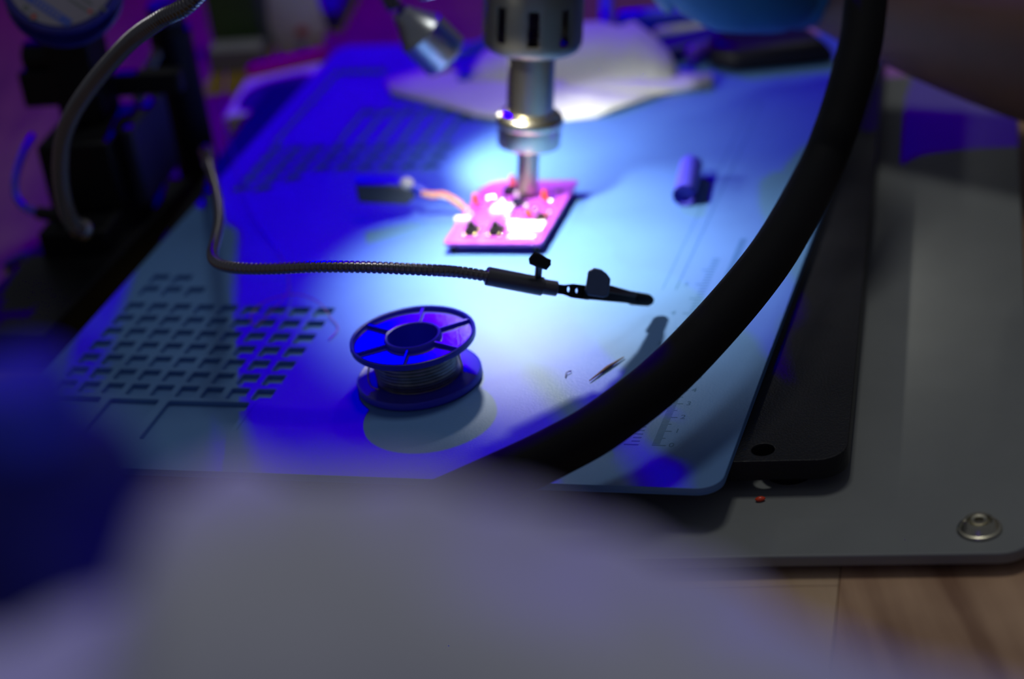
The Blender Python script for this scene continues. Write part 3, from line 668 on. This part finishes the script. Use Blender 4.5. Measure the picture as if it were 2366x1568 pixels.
build('collar_rim', MB().lathe([(rC * 0.9, zc1 - 0.001), (rC * 1.03, zc1), (rC * 1.03, zc1 + 0.004), (rC * 0.9, zc1 + 0.005)], NT, NA, seg=56, closed=True), M_BLACKP, gun)
rH = 0.0185; zh0 = zc1 + 0.002; zh1 = zc1 + 0.125
build('handle', MB().lathe([(0, zh0), (rH * 1.05, zh0), (rH, zh0 + 0.012), (rH * 0.95, zh0 + 0.06), (rH, zh1 - 0.01), (rH * 0.7, zh1), (0, zh1)], NT, NA, seg=40), M_BLACKP, gun)
htop = NT + NA * zh1
hz = [(2012, -60, .955), (2003, -20, .95), (1990, 90, .94), (1965, 192, .932), (1931, 300, .925), (1884, 411, .915)]
hose = [htop - NA * 0.006, htop + NA * 0.03 + RGT * 0.005, htop + NA * 0.055 + RGT * 0.05 - FWD * 0.01, pd(1850, -700, .96), pd(1985, -380, .96), pd(2016, -180, .957)]
hose += [pd(*q) for q in hz]
hose += [at(1770, 608, .042), at(1571, 836, .034), at(1407, 971, .026), at(1283, 1043, .020), at(1140, 1110, .014), at(980, 1178, .004), at(820, 1235, -.008), at(620, 1300, -.0145), at(380, 1390, -.0148)]
build('hose', MB().tube(smooth_path(hose, 14), 0.00905, 28), M_RUBBER, gun)

# ------------------------------------------------------------------ gloved hand and forearm
def ax_pt(z_): return NT + NA * z_
wrist = pd(1878, -62, 1.075)
elbow = pd(2850, 170, 0.97)
arm = thing('person', wrist, 'person with bare forearm and teal glove holding the hot air gun', 'person')
shoulder = elbow + Vector((0.20, -0.10, 0.26))
pA = [(shoulder, 0.058, 0.058), (shoulder.lerp(elbow, 0.55), 0.056, 0.056), (elbow, 0.052, 0.052), (elbow.lerp(wrist, 0.35), 0.050, 0.048), (elbow.lerp(wrist, 0.7), 0.040, 0.037), (elbow.lerp(wrist, 0.93), 0.030, 0.026), (wrist, 0.028, 0.023), (pd(1760, -95, 1.05), 0.028, 0.022), (pd(1640, -120, 1.04), 0.030, 0.020)]
skinned('forearm', [pA], M_SKIN, arm)
ch = [[(pd(1855, -62, 1.07), 0.033, 0.033), (pd(1775, -78, 1.055), 0.037, 0.037), (pd(1640, -112, 1.035), 0.037, 0.037), (pd(1500, -145, 1.03), 0.036, 0.032)]]
idx = 4
for k in range(4):
    zf = zh0 + 0.016 + k * 0.0195
    c = ax_pt(zf); rr = rH + 0.0085
    def around(deg, extra=0.0):
        a_ = math.radians(deg); return c + (fx * math.cos(a_) + fy * math.sin(a_)) * (rr + extra)
    kn = c + fx * 0.047 - fy * 0.022
    ch.append([3, (kn, 0.0115, 0.0115), (around(-38, 0.010), 0.0100, 0.0100), (around(20, 0.003), 0.0092, 0.0092), (around(75), 0.0088, 0.0088), (around(130), 0.0082, 0.0082), (around(165), 0.0070, 0.0070)])
c = ax_pt(zh0 + 0.088)
ch.append([2, (c + fx * 0.05 + fy * 0.018, 0.0135, 0.0135), (c + fx * 0.030 + fy * 0.028, 0.0115, 0.0115), (c + fx * 0.006 + fy * 0.030, 0.0105, 0.0105), (c - fx * 0.012 + fy * 0.026, 0.0085, 0.0085)])
skinned('glove', ch, M_GLOVE, arm)
slv = [elbow.lerp(shoulder, t_) for t_ in (0.42, 0.46, 0.6, 0.8, 1.06)]
build('sleeve', MB().tube(slv, [0.058, 0.062, 0.063, 0.064, 0.062], 28), mat('dark grey cotton', (0.05, 0.05, 0.06), 0.9, bump=0.3, bscale=150), arm)
tipg = [(pd(1874, -62, 1.072), 0.0290), (pd(1845, -66, 1.066), 0.0310), (pd(1795, -74, 1.058), 0.0315)]
build('glove_cuff', MB().tube([p for p, r in tipg], [r for p, r in tipg], 28, cap=False, flat=0.86), M_GLOVE, arm, solid=0.0006)

# ------------------------------------------------------------------ small things on the mat
t0_, t1_ = at(1581, 452, 0.0052), at(1597, 382, 0.0052); td = (t1_ - t0_).normalized()
tb = build('blue_tube', MB().lathe([(0.0052, 0), (0.0052, (t1_ - t0_).length), (0.0038, (t1_ - t0_).length), (0.0038, 0.004), (0, 0.004), (0.0042, 0.004), (0.0042, 0)], t0_, td, seg=32), M_BLUETUBE, origin=Vector((t0_.x, t0_.y, ZM)))
tag(tb, 'short blue plastic tube lying on the mat right of the circuit board', 'tube')
# thin enamelled wire
wp = [at(522, 165, .012), at(520, 260, .010), at(540, 360, .006), at(570, 470, .003), at(610, 540, .002), at(648, 590, .0015), at(666, 640, .003), at(662, 680, .004), at(625, 720, .003), at(596, 750, .001), at(578, 738, .001), at(596, 706, .003), at(640, 686, .004), at(690, 680, .004), at(738, 700, .003), at(765, 735, .001), at(781, 758, .0008), at(760, 785, .0006)]
tag(build('copper_wire', MB().tube(smooth_path(wp, 8), 0.00022, 6), M_COPPER, origin=Vector((wp[-1].x, wp[-1].y, ZM))), 'hair thin copper wire looping over the mat compartments', 'wire')

# ------------------------------------------------------------------ paper at the back of the mat
pp_ = [(890, 186), (900, 212), (960, 230), (1040, 250), (1100, 268), (1180, 277), (1300, 277), (1375, 271), (1420, 252), (1500, 226), (1560, 212), (1642, 204), (1646, 172), (1560, 170), (1400, 176), (1250, 180), (1100, 170), (980, 160)]
ctr = at(1270, 218, 0.004)
paper = thing('paper_wipe', Vector((ctr.x, ctr.y, ZM)), 'folded white paper wipe lying on the far end of the blue mat', 'paper')
ring = [at(x, y, 0.0016 + 0.0012 * math.sin(i * 1.7)) for i, (x, y) in enumerate(pp_)]
n = len(ring); rings = []
for t in (1.0, 0.82, 0.55, 0.28):
    rings.append([ctr.lerp(p, t) + Vector((0, 0, 0.0020 * math.sin(i * 2.1 + t * 5) * (1 - t) + 0.003 * (1 - t))) for i, p in enumerate(ring)])
mb = MB(); vs = [v for r in rings for v in r] + [ctr + Vector((0, 0, 0.002))]
mb.add(vs, [(i * n + k, i * n + (k + 1) % n, (i + 1) * n + (k + 1) % n, (i + 1) * n + k) for i in range(3) for k in range(n)] + [(3 * n + k, 3 * n + (k + 1) % n, 4 * n) for k in range(n)])
build('flat_sheet', mb, M_PAPER, paper, solid=0.0012)
cols = [(1080, 212, 1096, 150), (1125, 215, 1120, 118), (1180, 212, 1175, 92), (1240, 214, 1235, 72), (1300, 208, 1296, 58), (1345, 211, 1345, 52), (1395, 204, 1385, 50), (1440, 205, 1432, 62), (1470, 198, 1462, 48), (1510, 200, 1505, 80), (1545, 195, 1542, 118), (1566, 194, 1566, 160)]
rows = [[], [], []]
for (x0, y0, x1, y1) in cols:
    b_ = at(x0, y0, 0.003); d_ = depth(b_) + 0.012; t_ = pd(x1, y1, d_ + 0.010)
    rows[0].append(b_); rows[1].append(b_.lerp(t_, 0.5) + Vector((0, 0.004, 0.002))); rows[2].append(t_)
build('upright_fold', MB().grid(rows), M_PAPER, paper, solid=0.0010)

# ------------------------------------------------------------------ clutter behind the paper
def rod(name, a_, b_, r, m, label, cat, group=None, ends=None, r2=None):
    d = (b_ - a_).normalized(); L = (b_ - a_).length; r2 = r2 or r
    o = build(name, MB().tube([a_, a_ + d * r * 0.4, a_ + d * L * 0.33, a_ + d * L * 0.66, b_ - d * r2 * 0.4, b_], [r * 0.7, r, (r * 1.06), r2 * 1.0, r2, r2 * 0.6], 20), m, origin=Vector((a_.x, a_.y, a_.z - r)))
    return tag(o, label, cat, group)
rod('blue_marker', at(1425, 52, .010), at(1700, 30, .010), 0.0058, M_BLUEP, 'thick blue marker lying behind the paper wipe', 'marker')
rod('white_brush_handle', at(1515, 80, .005), at(1690, 58, .005), 0.0036, M_WHITEP, 'white brush handle lying before the blue marker', 'brush')
rod('blue_pen', at(1400, 60, .006), at(1402, -30, .006), 0.0032, M_BLUEP, 'slim blue pen pointing away from the left end of the blue marker', 'pen')
rod('violet_cap', at(1590, 128, .006), at(1640, 108, .006), 0.0042, mat('violet plastic', (0.12, 0.03, 0.5), 0.4), 'small violet cap between the paper wipe and black pouch', 'cap')
rod('blue_clip_lead', at(1052, 128, .008), at(1140, 96, .008), 0.0032, M_BLUEP, 'bright blue probe handle behind the metal barrel', 'probe')
rod('blue_plug', at(1060, 178, .006), at(1092, 178, .006), 0.0030, M_BLUEP, 'small blue plug lying on the paper wipe left of the barrel', 'plug')
rod('ochre_pencil', at(990, 168, .004), at(1050, 150, .004), 0.0016, M_DOTYEL, 'short ochre stick lying on the left tip of the paper wipe', 'stick')
bc = at(1790, 125, 0.008); bpt = [at(x, y, 0) for x, y in ((1640, 160), (1700, 172), (1930, 148), (1880, 108), (1700, 112), (1640, 130))]
ph = MB(); n6 = len(bpt); cen = sum(bpt, Vector()) / n6
lv = [[p + Vector((0, 0, 0.0005)) for p in bpt], [cen.lerp(p, 1.02) + Vector((0, 0, 0.006)) for p in bpt], [cen.lerp(p, 0.86) + Vector((0, 0, 0.013)) for p in bpt]]
ph.add([v for l in lv for v in l], [(i * n6 + k, i * n6 + (k + 1) % n6, (i + 1) * n6 + (k + 1) % n6, (i + 1) * n6 + k) for i in range(2) for k in range(n6)] + [tuple(range(n6 - 1, -1, -1)), tuple(range(2 * n6, 3 * n6))])
tag(build('black_pouch', ph, M_BLACKP, origin=Vector((cen.x, cen.y, ZM)), bevel=0.003), 'flat black pouch on the far right end of the mat below the glove', 'pouch')
dc = at(1560, 20, 0.0)
tag(build('dark_tool_roll', MB().box(at(1600, 100, .004), (0.045, 0.02, 0.008), Matrix.Rotation(0.3, 3, 'Z')), M_DKBLUE, origin=Vector((at(1600, 100).x, at(1600, 100).y, ZM)), bevel=0.003), 'dark blue case under the white brush handle', 'case')

# ------------------------------------------------------------------ clutter at the far left
cq_ = [at(512, 272, -ZM + .012), at(570, 182, -ZM + .012), at(745, 142, -ZM + .012), at(700, 240, -ZM + .012)]
cbx = thing('card_box', Vector((cq_[0].x, cq_[0].y, 0)), 'flat white card box with dark violet panel and red back edge left of the mat', 'box')
lo = [Vector((p.x, p.y, 0.0)) for p in cq_]
hexa = [(3, 2, 1, 0), (4, 5, 6, 7), (0, 1, 5, 4), (1, 2, 6, 5), (2, 3, 7, 6), (3, 0, 4, 7)]
build('body', MB().add(lo + cq_, hexa), M_WHITEP, cbx, bevel=0.001)
upz = Vector((0, 0, 0.0004)); c4 = sum(cq_, Vector()) / 4
el = []
for k in range(28):
    an = 2 * math.pi * k / 28; u_, v_ = 0.56 + 0.46 * math.copysign(abs(math.cos(an)) ** 0.7, math.cos(an)), 0.42 + 0.38 * math.copysign(abs(math.sin(an)) ** 0.7, math.sin(an))
    el.append(cq_[0].lerp(cq_[3], u_).lerp(cq_[1].lerp(cq_[2], u_), v_) + upz)
el = [p for p in el]
build('dark_panel', MB().add(el, [tuple(range(28))]), M_INK, cbx, smooth=False, fix=False)
e_ = (cq_[1] - cq_[0]).normalized() * 0.012
build('red_edge', MB().add([lo[1], lo[2], lo[2] + e_, lo[1] + e_] + [p + Vector((0, 0, .0165)) for p in (lo[1], lo[2], lo[2] + e_, lo[1] + e_)], hexa), M_REDCARD, cbx, bevel=0.0006)
gb = at(570, 135, -ZM)
tag(build('green_carton', MB().box(gb + Vector((-0.001, 0.014, 0.04)), (0.032, 0.02, 0.08), Matrix.Rotation(-0.25, 3, 'Z')), M_GREEN, origin=Vector((gb.x, gb.y, 0)), bevel=0.001), 'upright dark green carton standing behind the card box', 'carton')
gg = at(556, 150, -ZM)
tag(build('grey_block', MB().box(gg + Vector((0.0, -0.004, 0.007)), (0.032, 0.016, 0.014), Matrix.Rotation(-0.25, 3, 'Z')), M_GREYP, origin=Vector((gg.x, gg.y, 0)), bevel=0.001), 'low grey plastic block before the green carton', 'block')
wb = at(700, 150, -ZM); wb.z = 0
bag = thing('white_pouch', wb, 'white printed refill pouch standing between green carton and mat', 'pouch')
pouch = []
for zz, ww, dd in ((0.0, 0.012, 0.010), (0.004, 0.0135, 0.011), (0.02, 0.0165, 0.010), (0.034, 0.015, 0.008), (0.048, 0.0135, 0.004), (0.06, 0.0132, 0.0016)):
    pouch.append([wb + RGT * (ww * math.cos(k * math.pi / 12)) + Vector((0, 1, 0)) * (dd * math.sin(k * math.pi / 12) + 0.012) + Vector((0, 0, zz)) for k in range(24)])
mb = MB(); mb.add([v for r in pouch for v in r], [(i * 24 + k, i * 24 + (k + 1) % 24, (i + 1) * 24 + (k + 1) % 24, (i + 1) * 24 + k) for i in range(5) for k in range(24)] + [tuple(range(23, -1, -1)), tuple(5 * 24 + k for k in range(24))])
pb = build('bag', mb, mat('white film', (0.75, 0.75, 0.78), 0.35), bag)
for (x, y, r_, m_, nm) in ((698, 74, 0.0038, M_DOTRED, 'red_mark'), (698, 108, 0.0026, M_DOTBLUE, 'blue_mark'), (735, 88, 0.0026, M_DOTYEL, 'ochre_mark')):
    c = pd(x, y, depth(wb + Vector((0, 0.0025, 0.02))) - 0.003)
    build(nm, MB().ball(c, r_, 12, 6, (1, 0.25, 0.8)), m_, bag)
dk = at(772, 30, -ZM)
tag(build('shadow_wedge', MB().prism([(dk.x - 0.012, dk.y - 0.02), (dk.x + 0.004, dk.y - 0.035), (dk.x + 0.016, dk.y + 0.03), (dk.x - 0.012, dk.y + 0.03)], 0, 0.012), M_DKBLUE, origin=Vector((dk.x, dk.y, 0)), bevel=0.001), 'dark blue wedge as painted shadow on the table behind the white pouch', 'wedge')  # solid wedge coloured dark in place of a shadow on the table

# ------------------------------------------------------------------ out-of-focus things right before the lens
FD = 0.285
ridge = [(-260, 1550, FD), (0, 1500, FD), (220, 1420, FD), (310, 1250, FD), (365, 1110, FD), (480, 1068, FD), (700, 1072, FD), (850, 1088, FD), (1000, 1128, FD), (1250, 1222, FD), (1450, 1302, FD), (1650, 1382, FD), (1950, 1502, FD), (2300, 1642, FD), (2520, 1732, FD)]
RP_ = resample(smooth_path([pd(*q) for q in ridge], 6), 0.0028)
rows = []
def wav(s_, k_): return 0.004 * math.sin(s_ * 61 + k_ * 1.3) + 0.003 * math.sin(s_ * 117 + k_ * 2.1)
for i, p in enumerate(RP_):
    s_ = i * 0.004; r_ = []; q_ = 0.62
    for k_, (dy, fz) in enumerate(((0.062, 0.0), (0.058, 0.5), (0.054, 0.905), (0.050, 0.930), (0.036, 0.950), (0.020, 0.970), (0.004, 0.988), (-0.012, 0.999), (-0.030, 1.0), (-0.050, 0.992), (-0.075, 0.97), (-0.100, 0.90), (-0.120, 0.62), (-0.130, 0.25), (-0.133, 0.0))):
        wv = wav(s_, k_) * (0 if fz == 0 else 1)
        wv *= q_; r_.append(Vector((p.x + wv * 0.4, p.y + dy * q_ + wv, max(0.0, p.z * fz + (wv * 0.6 if 0 < fz < 1 else 0)))))
    rows.append(r_)
cl = MB().grid(rows)
n_ = len(rows[0]); last = (len(rows) - 1) * n_
cl.f.append(tuple(range(n_))); cl.f.append(tuple(last + k for k in range(n_ - 1, -1, -1)))
cb_ = RP_[len(RP_) // 2]
tag(build('bunched_cloth', cl, M_CLOTH, origin=Vector((cb_.x, cb_.y, 0))), 'pale bunched cloth, strongly out of focus along the bottom of the picture', 'cloth')
bp_ = pd(70, 1010, .345); bot0 = Vector((bp_.x, bp_.y, 0)); H_ = bp_.z
btl = thing('blue_bottle', bot0, 'dark blue bottle, strongly out of focus at the lower left', 'bottle')
build('bottle_body', MB().lathe([(0, 0), (0.015, 0), (0.0165, 0.003), (0.0165, H_ - 0.012), (0.0150, H_ - 0.004), (0.0105, H_ + 0.001), (0, H_ + 0.002)], bot0, seg=40), mat('saturated blue plastic', (0.008, 0.008, 0.30), 0.6), btl)
build('bottle_cap', MB().lathe([(0, H_ + 0.001), (0.0095, H_ + 0.001), (0.0095, H_ + 0.009), (0.008, H_ + 0.011), (0, H_ + 0.011)], bot0, seg=32), M_BLUEP, btl)
